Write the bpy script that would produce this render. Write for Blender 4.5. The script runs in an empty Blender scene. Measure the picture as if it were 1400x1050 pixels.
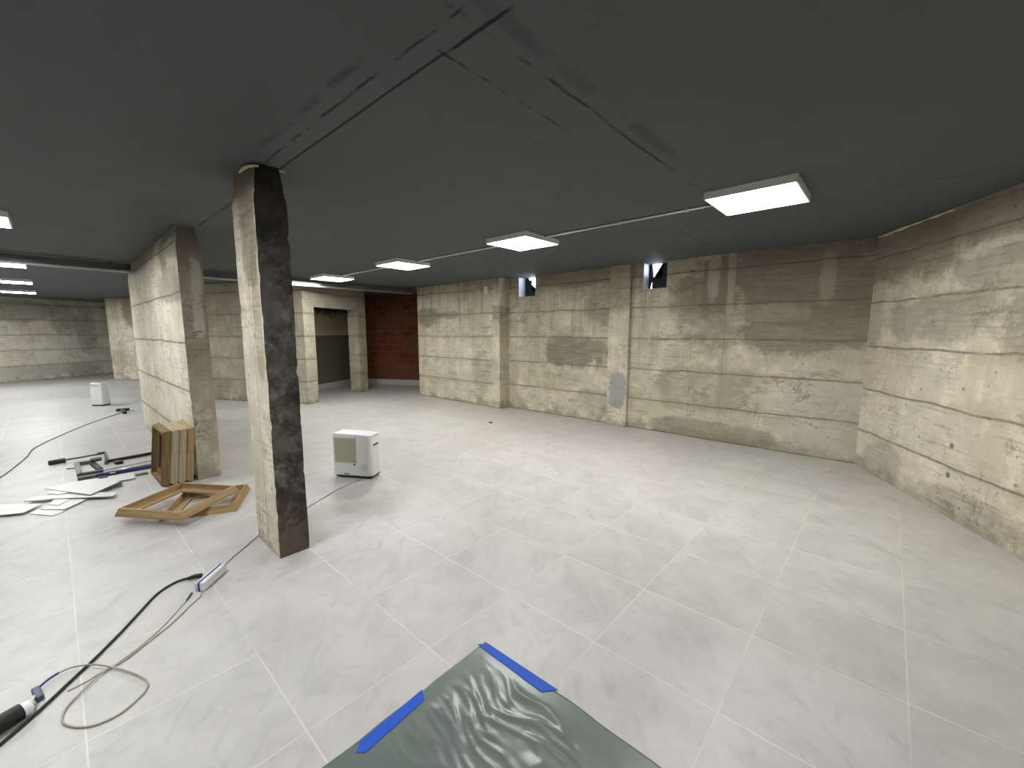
import bpy, bmesh, math, random
from mathutils import Vector, Matrix, noise as mnoise

# ------------------------------------------------------------------ camera, world, exposure
scene = bpy.context.scene
COL = scene.collection
camd = bpy.data.cameras.new('camera')
camd.sensor_width = 36.0
camd.lens = 567.0 / 1400.0 * 36.0
camd.clip_start = 0.02
cam = bpy.data.objects.new('camera', camd)
COL.objects.link(cam)
cam.location = (0, 0, 1.6)
cam.rotation_euler = (math.radians(90) - math.atan(72.0 / 567.0), 0, math.radians(42.15))
scene.camera = cam

world = bpy.data.worlds.new('daylight')
scene.world = world
world.use_nodes = True
bg = world.node_tree.nodes['Background']
bg.inputs['Color'].default_value = (0.82, 0.9, 1.0, 1)
bg.inputs['Strength'].default_value = 2.6

scene.view_settings.view_transform = 'Standard'
scene.view_settings.look = 'None'
scene.view_settings.gamma = 1
scene.view_settings.use_curve_mapping = False
scene.view_settings.exposure = 2.5
LAMP = 11.0            # emission of the ceiling panels
CZ = 2.67              # ceiling height


# ------------------------------------------------------------------ object helpers
def tag(o, label=None, cat=None, group=None, kind=None):
    if label: o['label'] = label
    if cat: o['category'] = cat
    if group: o['group'] = group
    if kind: o['kind'] = kind
    return o


def thing(name, label, cat, loc=(0, 0, 0), rotz=0, group=None):
    o = bpy.data.objects.new(name, None)
    o.empty_display_size = 0.1
    COL.objects.link(o)
    o.location = loc
    o.rotation_euler = (0, 0, rotz)
    return tag(o, label, cat, group)


def obj(name, bm, mats, parent=None, smooth=False, angle=None):
    me = bpy.data.meshes.new(name)
    bmesh.ops.recalc_face_normals(bm, faces=bm.faces)
    bm.to_mesh(me)
    bm.free()
    if not isinstance(mats, (list, tuple)): mats = [mats]
    for m in mats: me.materials.append(m)
    if smooth:
        for p in me.polygons: p.use_smooth = True
    o = bpy.data.objects.new(name, me)
    COL.objects.link(o)
    if parent: o.parent = parent
    if angle:
        for p in me.polygons: p.use_smooth = True
        es = o.modifiers.new('es', 'EDGE_SPLIT'); es.split_angle = math.radians(angle)
    return o


def struct(name, bm, mats, **k):
    return tag(obj(name, bm, mats, **k), kind='structure')


def box(bm, x0, y0, z0, x1, y1, z1, mat=0, bev=0, seg=2):
    r = bmesh.ops.create_cube(bm, size=1)
    vs = r['verts']
    for v in vs:
        v.co = Vector((x0 + (v.co.x + .5) * (x1 - x0), y0 + (v.co.y + .5) * (y1 - y0), z0 + (v.co.z + .5) * (z1 - z0)))
    fs = set(f for v in vs for f in v.link_faces)
    for f in fs: f.material_index = mat
    if bev:
        es = list(set(e for v in vs for e in v.link_edges))
        rr = bmesh.ops.bevel(bm, geom=es, offset=bev, segments=seg, affect='EDGES', profile=.5)
        for f in rr['faces']: f.material_index = mat
    return bm


def NB():
    return bmesh.new()


def catmull(pts, n=8, closed=False):
    P = [Vector(p) for p in pts]
    out = []
    for i in range(len(P) - 1):
        p0 = P[max(i - 1, 0)]; p1 = P[i]; p2 = P[i + 1]; p3 = P[min(i + 2, len(P) - 1)]
        for k in range(n):
            t = k / n
            out.append(.5 * ((2 * p1) + (-p0 + p2) * t + (2 * p0 - 5 * p1 + 4 * p2 - p3) * t * t + (-p0 + 3 * p1 - 3 * p2 + p3) * t ** 3))
    out.append(P[-1])
    return out


def tube(bm, pts, rad, seg=8, mat=0, cap=True):
    pts = [Vector(p) for p in pts]
    rings = []
    n = len(pts)
    for i, p in enumerate(pts):
        d = (pts[min(i + 1, n - 1)] - pts[max(i - 1, 0)])
        if d.length < 1e-9: d = Vector((1, 0, 0))
        d.normalize()
        ref = Vector((0, 0, 1)) if abs(d.z) < .9 else Vector((1, 0, 0))
        a = d.cross(ref).normalized(); b = a.cross(d).normalized()
        r = rad[i] if isinstance(rad, (list, tuple)) else rad
        rings.append([bm.verts.new(p + (a * math.cos(2 * math.pi * k / seg) + b * math.sin(2 * math.pi * k / seg)) * r) for k in range(seg)])
    for i in range(n - 1):
        for k in range(seg):
            f = bm.faces.new((rings[i][k], rings[i][(k + 1) % seg], rings[i + 1][(k + 1) % seg], rings[i + 1][k]))
            f.material_index = mat
    if cap:
        bm.faces.new(rings[0]).material_index = mat
        bm.faces.new(list(reversed(rings[-1]))).material_index = mat
    return bm


def prism(bm, poly, z0, z1, mat=0):
    """poly of (x, y) or (x, y, dz) points extruded from z0 to z1"""
    lo = [bm.verts.new((p[0], p[1], z0 + (p[2] if len(p) > 2 else 0))) for p in poly]
    hi = [bm.verts.new((p[0], p[1], z1 + (p[2] if len(p) > 2 else 0))) for p in poly]
    n = len(poly)
    for i in range(n):
        bm.faces.new((lo[i], lo[(i + 1) % n], hi[(i + 1) % n], hi[i])).material_index = mat
    bm.faces.new(list(reversed(lo))).material_index = mat
    bm.faces.new(hi).material_index = mat
    return bm


def bar(bm, p, q, w, h, mat=0, bev=0):
    """a rectangular bar from p to q, w wide (horizontal) and h high"""
    p = Vector(p); q = Vector(q)
    d = (q - p); L = d.length; d.normalize()
    a = d.cross(Vector((0, 0, 1)))
    a = a.normalized() if a.length > 1e-6 else Vector((1, 0, 0))
    u = a.cross(d).normalized()
    M = Matrix((d, a, u)).transposed().to_4x4(); M.translation = p
    t = bmesh.new()
    box(t, 0, -w / 2, -h / 2, L, w / 2, h / 2, mat, bev)
    bmesh.ops.transform(t, matrix=M, verts=t.verts)
    me = bpy.data.meshes.new('tmp'); t.to_mesh(me); t.free()
    n0 = len(bm.faces)
    bm.from_mesh(me); bpy.data.meshes.remove(me)
    return bm


# ------------------------------------------------------------------ node helpers
class N:
    """tiny expression builder for shader nodes"""
    def __init__(s, name):
        s.mat = bpy.data.materials.new(name)
        s.mat.use_nodes = True
        s.t = s.mat.node_tree
        s.b = s.t.nodes['Principled BSDF']
        tc = s.t.nodes.new('ShaderNodeTexCoord')
        s.P = tc.outputs['Object']
        sp = s.t.nodes.new('ShaderNodeSeparateXYZ')
        s.t.links.new(s.P, sp.inputs[0])
        s.x, s.y, s.z = sp.outputs

    def put(s, v, sock):
        if isinstance(v, bpy.types.NodeSocket): s.t.links.new(v, sock)
        elif isinstance(v, (tuple, list)):
            sock.default_value = v if len(v) == len(sock.default_value) else tuple(v) + (1,)
        else: sock.default_value = v

    def m(s, op, a, b=0.0, c=0.0, clamp=False):
        n = s.t.nodes.new('ShaderNodeMath'); n.operation = op; n.use_clamp = clamp
        s.put(a, n.inputs[0]); s.put(b, n.inputs[1]); s.put(c, n.inputs[2])
        return n.outputs[0]

    def add(s, a, b): return s.m('ADD', a, b)
    def sub(s, a, b): return s.m('SUBTRACT', a, b)
    def mul(s, a, b): return s.m('MULTIPLY', a, b)
    def mad(s, a, b, c): return s.m('MULTIPLY_ADD', a, b, c)
    def mx(s, a, b): return s.m('MAXIMUM', a, b)

    def step(s, v, a, b, lo=0.0, hi=1.0):
        n = s.t.nodes.new('ShaderNodeMapRange'); n.interpolation_type = 'SMOOTHSTEP'
        s.put(v, n.inputs[0]); s.put(a, n.inputs[1]); s.put(b, n.inputs[2]); s.put(lo, n.inputs[3]); s.put(hi, n.inputs[4])
        return n.outputs[0]

    def vec(s, x, y, z):
        n = s.t.nodes.new('ShaderNodeCombineXYZ')
        s.put(x, n.inputs[0]); s.put(y, n.inputs[1]); s.put(z, n.inputs[2])
        return n.outputs[0]

    def noise(s, v, scale, detail=4, rough=.55, dist=0.0):
        n = s.t.nodes.new('ShaderNodeTexNoise')
        s.put(v, n.inputs['Vector']); n.inputs['Scale'].default_value = scale
        n.inputs['Detail'].default_value = detail; n.inputs['Roughness'].default_value = rough
        n.inputs['Distortion'].default_value = dist
        return n.outputs[0]

    def white(s, v):
        n = s.t.nodes.new('ShaderNodeTexWhiteNoise'); n.noise_dimensions = '3D'
        s.put(v, n.inputs['Vector'])
        return n.outputs['Value']

    def vor(s, v, scale, feature='F1'):
        n = s.t.nodes.new('ShaderNodeTexVoronoi'); n.feature = feature
        s.put(v, n.inputs['Vector']); n.inputs['Scale'].default_value = scale
        return n.outputs[0]

    def mix(s, f, a, b, mode='MIX'):
        n = s.t.nodes.new('ShaderNodeMix'); n.data_type = 'RGBA'; n.blend_type = mode
        s.put(f, n.inputs[0]); s.put(a, n.inputs[6]); s.put(b, n.inputs[7])
        return n.outputs[2]

    def scalev(s, x, y, z):
        return s.vec(s.mul(s.x, x), s.mul(s.y, y), s.mul(s.z, z))

    def bump(s, h, strength=.3, dist=.01):
        n = s.t.nodes.new('ShaderNodeBump')
        n.inputs['Strength'].default_value = strength; n.inputs['Distance'].default_value = dist
        s.put(h, n.inputs['Height'])
        s.t.links.new(n.outputs[0], s.b.inputs['Normal'])

    def out(s, color, rough=.7, spec=.3, metal=0.0):
        s.put(color, s.b.inputs['Base Color']); s.put(rough, s.b.inputs['Roughness'])
        s.put(spec, s.b.inputs['Specular IOR Level']); s.put(metal, s.b.inputs['Metallic'])
        return s.mat


def plain(name, c, rough=.5, spec=.4, metal=0.0, var=.12, scale=6.0):
    n = N(name)
    f = n.noise(n.P, scale, 4)
    a = tuple(v * (1 - var) for v in c); b = tuple(min(1, v * (1 + var)) for v in c)
    return n.out(n.mix(f, a, b), rough, spec, metal)


def concrete(name, light=(.50, .455, .35), tan=(.40, .35, .25), dark=(.17, .15, .115), seam=.495, off=0.0,
             stains=(), pale=(), vlines=(), hlines=True, drip=.35, grime=.4, seam_k=.75, board=3.1, top=.35, spots=(), pit=.5, seed=0.0,
             foot=.5, crack=.6, around=False):
    n = N(name)
    u = n.add(n.add(n.x, n.mul(n.y, 1.0 if around else 0.0)), seed); z = n.z
    W = n.vec(u, n.y, z)
    big = n.noise(W, .9, 5, .6)
    mid = n.noise(W, 4.0, 7, .68)
    fine = n.noise(W, 28.0, 5, .7)
    wob = n.noise(n.vec(n.mul(u, 1.3), 0.0, n.mul(z, .6)), 1.6, 4)
    grain = n.noise(n.vec(n.mul(u, 1.6), n.y, n.mul(z, 26)), 1.4, 6, .65)
    streak = n.noise(n.vec(n.mul(u, 9), n.y, n.mul(z, .55)), 1.0, 6, .68)
    patch = n.noise(n.vec(u, n.y, n.mul(z, 1.6)), 1.3, 5, .65)
    # formwork lifts: every lift and every board has its own tone
    zz = n.m('DIVIDE', n.add(n.add(z, n.mul(n.sub(wob, .5), .055)), off), seam)
    row = n.m('FLOOR', zz)
    tone = n.white(n.vec(row, n.m('FLOOR', n.m('DIVIDE', n.add(u, n.mul(row, 1.37)), board)), 3.3))
    pale_c = tuple(min(.8, v * 1.22 + .03) for v in light)
    c = n.mix(n.step(big, .36, .64), light, tan)
    c = n.mix(n.mul(tone, .34), c, tuple(v * .78 for v in tan))
    c = n.mix(n.mul(n.step(mid, .48, .66), .55), c, pale_c)
    c = n.mix(n.mul(n.step(mid, .47, .30), .40), c, tuple(v * .66 for v in tan))
    c = n.mix(n.mul(n.mul(n.step(grain, .50, .64), n.step(patch, .42, .58)), .60), c, tuple(v * .50 for v in tan))
    c = n.mix(n.mul(n.step(streak, .46, .34), .25), c, pale_c)
    # blotchy grime
    g = n.mul(n.step(n.noise(n.vec(n.mul(u, .8), n.y, n.mul(z, 1.5)), 1.8, 8, .74), .50, .66), grime)
    c = n.mix(g, c, tuple(v * 1.35 for v in dark))
    # water streaks coming from the top
    if drip:
        d = n.mul(n.mul(n.step(streak, .50, .66), n.step(z, .2, 2.5)), drip)
        c = n.mix(d, c, dark)
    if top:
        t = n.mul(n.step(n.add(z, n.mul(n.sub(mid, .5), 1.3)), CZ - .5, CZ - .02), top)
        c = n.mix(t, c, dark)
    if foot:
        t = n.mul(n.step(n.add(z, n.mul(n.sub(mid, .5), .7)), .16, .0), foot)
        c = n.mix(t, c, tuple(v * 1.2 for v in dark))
    nz = n.noise(n.vec(u, n.y, n.mul(z, 1.25)), 2.2, 9, .74)
    for (cu, cz, ru, rz, k) in stains:
        du = n.m('POWER', n.m('ABSOLUTE', n.m('DIVIDE', n.sub(u, cu + seed), ru)), 2.5)
        dz = n.m('POWER', n.m('ABSOLUTE', n.m('DIVIDE', n.sub(z, cz), rz)), 2.5)
        e = n.add(n.add(du, dz), n.add(n.mul(n.sub(nz, .5), 4.6), n.mul(n.sub(streak, .5), 1.6)))
        c = n.mix(n.mul(n.mul(n.step(e, 1.5, .45), k), n.mad(grain, 1.1, .4)), c, dark)
    for (cu, cz, ru, rz, k, pc) in pale:
        du = n.m('POWER', n.m('ABSOLUTE', n.m('DIVIDE', n.sub(u, cu + seed), ru)), 3.0)
        dz = n.m('POWER', n.m('ABSOLUTE', n.m('DIVIDE', n.sub(z, cz), rz)), 3.0)
        if k > .9:
            e = n.add(n.add(du, dz), n.mul(n.sub(nz, .5), 3.0)); mk = n.step(e, 1.15, .8)
        else:
            e = n.add(n.add(du, dz), n.add(n.mul(n.sub(nz, .5), 5.5), n.mul(n.sub(.5, streak), 2.5))); mk = n.step(e, 1.6, .3)
        c = n.mix(n.mul(mk, k), c, pc)
    for (cu, cz, r, k) in spots:
        du = n.sub(u, cu + seed); dz = n.sub(z, cz)
        dd = n.m('SQRT', n.add(n.mul(du, du), n.mul(dz, dz)))
        c = n.mix(n.mul(n.step(n.add(dd, n.mul(n.sub(fine, .5), r)), r * 1.1, r * .6), k), c, tuple(v * .6 for v in dark))
    # flaking and hairline cracks
    cr = n.m('ABSOLUTE', n.sub(n.noise(W, 2.3, 7, .62, .6), .5))
    ck = n.mul(n.step(cr, .012, .003), n.step(patch, .47, .60))
    c = n.mix(n.mul(ck, crack), c, tuple(v * .8 for v in dark))
    # board joints
    hgt = n.mul(grain, .25)
    if hlines:
        fr = n.m('ABSOLUTE', n.sub(n.m('FRACT', n.add(zz, .5)), .5))
        dist = n.mul(fr, seam)
        keep = n.step(n.noise(n.vec(n.mul(u, 1.1), row, 0.0), 1.7, 5, .7), .30, .52)
        line = n.mul(n.step(n.add(dist, n.mul(n.sub(fine, .5), .022)), .016, .002), keep)
        c = n.mix(n.mul(n.mul(line, seam_k), n.step(mid, .3, .6, .55, 1.0)), c, tuple(v * .62 for v in dark))
        halo = n.mul(n.step(n.add(dist, n.mul(n.sub(mid, .5), .16)), .09, .0), .16)
        c = n.mix(halo, c, tuple(v * 1.2 for v in dark))
        hgt = n.sub(hgt, line)
    for (vu, w, k) in vlines:
        dv = n.m('ABSOLUTE', n.sub(n.add(u, n.mul(n.sub(wob, .5), .03)), vu + seed))
        c = n.mix(n.mul(n.step(n.add(dv, n.mul(n.sub(fine, .5), .02)), w, w * .3), k), c, tuple(v * .7 for v in dark))
    if pit:
        vd = n.vor(n.vec(n.add(u, n.mul(mid, .12)), n.y, z), 7.0)
        pk = n.mul(n.step(n.add(vd, n.mul(n.sub(fine, .5), .08)), .13, .05), n.step(mid, .46, .56))
        c = n.mix(n.mul(pk, pit), c, tuple(v * .7 for v in dark))
        hgt = n.sub(hgt, pk)
    c = n.mix(n.mul(n.step(fine, .35, .8), .16), c, tuple(v * .6 for v in tan))
    n.bump(n.add(hgt, n.add(n.mul(fine, .35), n.mul(mid, .8))), .55, .02)
    return n.out(c, .85, .2)


# ------------------------------------------------------------------ floor and ceiling
def floor_material():
    n = N('porcelain_floor_tiles')
    T = .6
    gu = n.m('DIVIDE', n.sub(n.x, .194), T); gv = n.m('DIVIDE', n.sub(n.y, -.055), T)
    iu = n.m('FLOOR', gu); iv = n.m('FLOOR', gv)
    du = n.mul(n.m('ABSOLUTE', n.sub(n.m('FRACT', n.add(gu, .5)), .5)), T)
    dv = n.mul(n.m('ABSOLUTE', n.sub(n.m('FRACT', n.add(gv, .5)), .5)), T)
    d = n.m('MINIMUM', du, dv)
    r = n.white(n.vec(iu, iv, 1.0)); r2 = n.white(n.vec(iu, iv, 5.0))
    q = n.vec(n.add(n.x, n.mul(r, 40.0)), n.add(n.y, n.mul(r2, 40.0)), 0.0)
    cloud = n.noise(q, 2.4, 7, .62, .5)
    blot = n.noise(q, 7.0, 6, .65, .8)
    vein = n.noise(n.vec(n.mul(n.add(n.add(n.x, n.mul(r, 30.0)), n.y), 2.2), n.mul(n.sub(n.x, n.y), .75), r2), 2.6, 6, .6, .7)
    dust = n.noise(n.P, .7, 6, .65, .4)
    c = n.mix(n.step(cloud, .34, .66), (.385, .377, .352), (.455, .447, .42))
    c = n.mix(n.mul(n.step(vein, .54, .68), .42), c, (.30, .292, .27))
    c = n.mix(n.mul(n.step(vein, .44, .32), .35), c, (.50, .49, .455))
    c = n.mix(n.mul(n.step(blot, .52, .70), .40), c, (.325, .312, .28))
    c = n.mix(n.mul(r, .10), c, (.31, .30, .28))
    c = n.mix(n.mul(n.step(dust, .50, .68), .35), c, (.52, .515, .495))
    keep = n.step(n.noise(n.P, 1.1, 4, .6), .36, .60, .12, 1.0)
    line = n.mul(n.mx(n.mul(n.step(du, .0042, .0022), .75), n.step(dv, .0042, .0022)), keep)
    c = n.mix(n.mul(line, .75), c, (.60, .585, .53))
    sc = n.noise(n.vec(n.mul(n.add(n.x, n.mul(n.y, .4)), 1.5), n.mul(n.sub(n.y, n.mul(n.x, .4)), 9.0), 0.0), 1.3, 5, .6)
    c = n.mix(n.mul(n.step(sc, .63, .74), .22), c, (.54, .535, .51))
    n.bump(n.sub(n.mul(blot, .2), line), .12, .003)
    return n.out(c, n.mad(cloud, .2, .34), .35)


def ceiling_material():
    n = N('anthracite_ceiling_paint')
    big = n.noise(n.P, .5, 6, .65); mid = n.noise(n.P, 3.5, 7, .7); fine = n.noise(n.P, 22.0, 5, .7)
    c = n.mix(big, (.086, .093, .100), (.106, .112, .118))
    c = n.mix(n.mul(n.step(mid, .52, .74), .4), c, (.072, .079, .086))
    wob = n.mul(n.sub(n.noise(n.P, 2.0, 5, .6), .5), .05)
    wobf = n.mul(n.sub(fine, .5), .012)
    h = n.mul(mid, .5)
    # (axis, position, from, to, half width, strength, breaks)
    for (ax, pos, a, b, w, k, br) in [
            ('y', 1.125, -3.3, -1.36, .010, .95, 0), ('y', 1.13, -1.34, -1.03, .013, .98, 0),
            ('y', 1.02, -3.2, -1.15, .011, .8, .55), ('y', .93, -3.0, -1.6, .03, .45, .6),
            ('x', -1.172, .6, 3.45, .014, .75, .45), ('x', -1.08, .9, 3.2, .05, .3, .5), ('x', -1.38, 1.1, 2.0, .012, .8, .6),
            ('y', 1.12, -5.4, -3.5, .02, .75, .4), ('y', .93, -6.6, -5.4, .02, .6, .4),
            ('x', -1.76, 4.6, 6.2, .009, .7, .2), ('y', 4.32, -2.0, 1.4, .012, .5, .5),
            ('x', -8.75, -1.5, 6.2, .03, .5, .4)]:
        p, q = (n.x, n.y) if ax == 'y' else (n.y, n.x)
        d = n.m('ABSOLUTE', n.sub(n.add(q, n.add(n.mul(wob, .5 if not br else 1.0), wobf)), pos))
        t = n.mul(n.step(p, a - .03, a + .03), n.step(p, b + .03, b - .03))
        l = n.mul(n.step(d, w, w * .35), t)
        if br: l = n.mul(l, n.step(n.noise(n.P, 3.1 + pos, 5, .7), .36 + br * .1, .50 + br * .1))
        c = n.mix(n.mul(l, k), c, (.012, .013, .014))
        h = n.sub(h, l)
    for (x0, x1, y0, y1, k) in [(-8.35, -6.05, .25, .43, .5), (-3.1, -2.1, .55, .95, .5), (-5.6, -4.4, .55, .9, .55), (-1.55, -1.15, .1, 1.0, .5)]:
        t = n.mul(n.mul(n.step(n.add(n.x, wob), x0 - .05, x0 + .05), n.step(n.add(n.x, wob), x1 + .05, x1 - .05)),
                  n.mul(n.step(n.add(n.y, wob), y0 - .03, y0 + .03), n.step(n.add(n.y, wob), y1 + .03, y1 - .03)))
        c = n.mix(n.mul(n.mul(t, k), n.step(mid, .3, .6)), c, (.07, .074, .078))
    n.bump(n.add(h, n.mul(fine, .2)), .3, .01)
    return n.out(c, .75, .2)


def brick_material():
    n = N('red_hollow_brick')
    tex = n.t.nodes.new('ShaderNodeTexBrick')
    W = n.vec(n.x, n.z, 0.0)
    n.put(W, tex.inputs['Vector'])
    tex.inputs['Color1'].default_value = (.20, .055, .025, 1); tex.inputs['Color2'].default_value = (.09, .02, .012, 1)
    tex.inputs['Mortar'].default_value = (.20, .10, .065, 1)
    tex.inputs['Scale'].default_value = 1.0
    tex.inputs['Brick Width'].default_value = .33; tex.inputs['Row Height'].default_value = .20
    tex.inputs['Mortar Size'].default_value = .009; tex.inputs['Mortar Smooth'].default_value = .3
    sm = n.noise(n.P, 1.4, 6, .65)
    c = n.mix(n.mul(n.step(sm, .45, .56), .9), tex.outputs['Color'], (.115, .06, .03))
    c = n.mix(n.mul(n.noise(n.P, 14.0, 5, .7), .4), c, (.12, .04, .025))
    n.bump(n.m('MULTIPLY', tex.outputs['Fac'], -1.0), .5, .01)
    return n.out(c, .85, .2)


def wood_material(name, a, b, axis='x'):
    n = N(name)
    v = n.vec(n.mul(n.x, 3), n.mul(n.y, 40), n.mul(n.z, 40)) if axis == 'x' else n.vec(n.mul(n.x, 40), n.mul(n.y, 3), n.mul(n.z, 40))
    f = n.noise(v, 1.0, 5, .6, .4)
    g = n.noise(n.P, 7.0, 6, .7)
    c = n.mix(n.step(f, .35, .68), a, b)
    c = n.mix(n.mul(n.step(g, .5, .72), .45), c, tuple(v * .5 for v in a))
    n.bump(f, .15, .003)
    return n.out(c, .65, .3)


MF = floor_material()
MC = ceiling_material()
MB = brick_material()
GREY = (.30, .30, .285)
M_back = concrete('board_formed_concrete_back', light=(.55, .51, .40), tan=(.455, .41, .305), stains=[
    (-1.0, 2.25, 1.25, .55, .95), (-.75, 1.72, .85, .42, .85), (-1.9, 2.0, .55, .60, .6), (-4.25, 1.22, .70, .30, .85),
    (-4.2, 2.55, 1.0, .16, .6), (-8.35, 1.92, .45, .22, .8), (-7.5, 1.98, .4, .10, .6), (-6.5, .75, .3, .45, .4), (-3.8, .35, .5, .25, .35),
    (-1.9, .12, 1.0, .16, .6), (-2.0, .75, .75, .35, .4), (-3.75, 2.0, .3, .35, .45), (-5.3, 1.5, .25, .8, .25)],
    pale=[(-1.93, 2.5, .09, .45, .55, (.46, .43, .35)), (-1.7, 2.35, .05, .6, .45, (.48, .45, .36)), (-.62, 2.25, .08, .35, .4, (.42, .39, .31)), (-1.25, 1.85, .5, .12, .3, (.45, .42, .34)), (-.6, .55, .45, .5, .5, (.42, .41, .36))],
    vlines=[(-2.2, .006, .4), (-7.9, .006, .4), (-4.85, .008, .3), (-1.75, .008, .35)], drip=.5, seed=0.0)
M_pil = concrete('pilaster_concrete', light=(.55, .51, .40), tan=(.46,.415,.31), hlines=False, stains=[(-3.3, 2.3, .4, .35, .35), (-6, 2.0, .3, .12, .5)],
                 pale=[(-3.34, .62, .16, .30, 1.0, GREY)], vlines=[], drip=.2, top=.25, pit=.3)
M_right = concrete('board_formed_concrete_right', light=(.62, .575, .46), tan=(.53, .475, .365), off=.06, stains=[
    (.45, 2.42, .9, .32, .8), (1.6, 2.5, .9, .18, .7), (1.75, 2.1, .6, .15, .5), (1.1, 1.72, .8, .22, .55), (2.6, 1.65, .9, .28, .6), (.12, 2.0, .14, .8, .4), (.5, .18, .35, .22, .4), (1.6, .12, .6, .14, .45), (3.2, 2.5, .9, .2, .6)],
    spots=[(1.46, .62, .028, .85), (1.46, .36, .03, .85), (.6, .8, .015, .7), (1.0, 1.05, .015, .6), (1.5, 1.12, .018, .6), (1.05, .6, .015, .6)],
    drip=.25, grime=.3, top=.45, seed=7.3)
M_left = concrete('board_formed_concrete_far', grime=.25, light=(.74, .70, .585), tan=(.64, .595, .48), stains=[
    (8.2, 2.25, .9, .35, .5), (9.3, 2.0, .35, .5, .4), (9.9, 1.7, .3, .8, .45), (8.7, .3, 1.5, .2, .4)], seed=3.1)
M_block = concrete('board_formed_concrete_enclosure', around=True, light=(.40, .375, .295), tan=(.34, .31, .235), stains=[(3.05, 2.42, .05, .12, 1.0), (1.2, .3, .6, .3, .3), (2.6, .35, .4, .3, .4)], drip=.2, top=.3, seed=11.7, grime=.3)
M_slab = concrete('slab_wall_concrete', around=True, light=(.64, .59, .475), tan=(.56, .50, .385), seam=.52, off=.08, board=1.2, stains=[
    (-.2, 2.55, .8, .16, .8), (-2.6, 2.6, 1.2, .14, .7), (-.75, 2.35, .18, .3, .7), (-.45, 2.05, .55, .14, .55)],
    pale=[(-.62, 2.10, .66, .18, .75, (.33, .295, .225)), (-.3, 2.5, .5, .1, .6, (.36, .33, .26))], vlines=[(-1.33, .012, .55)], drip=.2, grime=.25, top=.5, seam_k=.85, seed=20.0)
M_slabend_shade = concrete('slab_end_shaded_concrete', around=True, pale=[(.14, 1.95, .05, .45, .7, (.42, .42, .36))], crack=.9, light=(.42, .39, .315), tan=(.29, .255, .195), hlines=False, stains=[(.1, 2.5, .5, .3, .8), (.1, 1.6, .3, .5, .4)], drip=.5, top=.8, grime=.9, pit=.9, seed=5.0)  # slab concrete darkened for the end face's shade; smear and stains are its own
M_colface = concrete('pillar_side_concrete', around=True, light=(.64, .585, .475), tan=(.54, .48, .37), dark=(.15, .12, .085), hlines=False, stains=[
    (.30, 2.3, .16, .38, .75), (.36, 1.75, .08, .5, .5), (.1, 2.6, .5, .1, .8)], vlines=[(.24, .006, .6)], drip=.15, top=.6, grime=.2, pit=.6, seed=9.0)


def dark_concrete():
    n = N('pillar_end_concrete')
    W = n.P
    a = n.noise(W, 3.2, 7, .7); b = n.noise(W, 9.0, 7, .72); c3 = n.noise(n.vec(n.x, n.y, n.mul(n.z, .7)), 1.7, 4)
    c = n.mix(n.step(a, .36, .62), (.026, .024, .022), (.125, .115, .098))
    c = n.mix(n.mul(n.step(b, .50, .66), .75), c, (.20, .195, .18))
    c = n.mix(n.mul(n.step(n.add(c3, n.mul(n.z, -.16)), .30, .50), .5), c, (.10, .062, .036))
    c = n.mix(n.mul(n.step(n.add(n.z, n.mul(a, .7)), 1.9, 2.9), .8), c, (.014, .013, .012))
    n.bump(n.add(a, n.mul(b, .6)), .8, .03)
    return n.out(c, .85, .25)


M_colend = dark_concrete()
M_white = plain('white_plastic', (.62, .62, .625), .38, .45, var=.03)
M_lampframe = plain('lamp_frame_white', (.75, .75, .74), .4, .4, var=.03)
M_galv = plain('galvanised_steel', (.55, .56, .57), .28, .5, metal=.9, var=.08)
M_galvd = plain('painted_trunking', (.22, .225, .23), .22, .6, metal=.8, var=.12)
M_black = plain('black_rubber', (.008, .008, .009), .5, .4)
M_steel = plain('grey_tool_steel', (.11, .11, .108), .4, .5, metal=.6, var=.2)
M_foam = plain('expanding_foam', (.60, .55, .38), .8, .2, var=.25, scale=20)

def emitter(name, col):
    ne = N(name)
    ne.put(col + (1,), ne.b.inputs['Emission Color'])
    ne.b.inputs['Emission Strength'].default_value = LAMP
    return ne.out((.9, .9, .9), .5, .3)
M_emit = emitter('lamp_diffuser_neutral', (1.0, .985, .95))
M_emitc = emitter('lamp_diffuser_cool', (.975, .99, 1.0))

# ------------------------------------------------------------------ setting
b = NB()
box(b, -28, -8, -.2, 8.5, 10, 0)
struct('floor', b, MF)
b = NB()
box(b, -28, -8, CZ, 8.5, 6.64, CZ + .25)
box(b, -28, 6.64, CZ, -8.4, 10, CZ + .25)
struct('ceiling', b, MC)

# back wall: the far-left stretch stands 25 cm proud of the right one; two window openings up to the ceiling
b = NB()
box(b, -8.75, 6.17, 0, -5.91, 6.64, CZ)
WX = [(-5.63, -5.20, 2.29), (-2.99, -2.61, 2.27)]
xs = -5.91
for x0, x1, z0 in WX:
    box(b, xs, 6.42, 0, x0, 6.64, CZ)
    box(b, x0, 6.42, 0, x1, 6.64, z0)
    xs = x1
box(b, xs, 6.42, 0, .35, 6.64, CZ)
struct('wall_back', b, M_back)

b = NB(); box(b, -6.09, 6.13, 0, -5.89, 6.45, CZ, bev=.008); struct('trim_1', b, M_pil)
b = NB(); box(b, -3.54, 6.34, 0, -3.17, 6.45, CZ, bev=.008); struct('trim_2', b, M_pil)


def wall(name, p, d, L, mat, thick=.3, h=CZ):
    """wall from p along d (unit), its face on the left-hand side of d is away from the room"""
    b = NB(); box(b, 0, 0, 0, L, thick, h)
    o = struct(name, b, mat)
    o.location = (p[0], p[1], 0); o.rotation_euler = (0, 0, math.atan2(d[1], d[0]))
    return o


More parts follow.
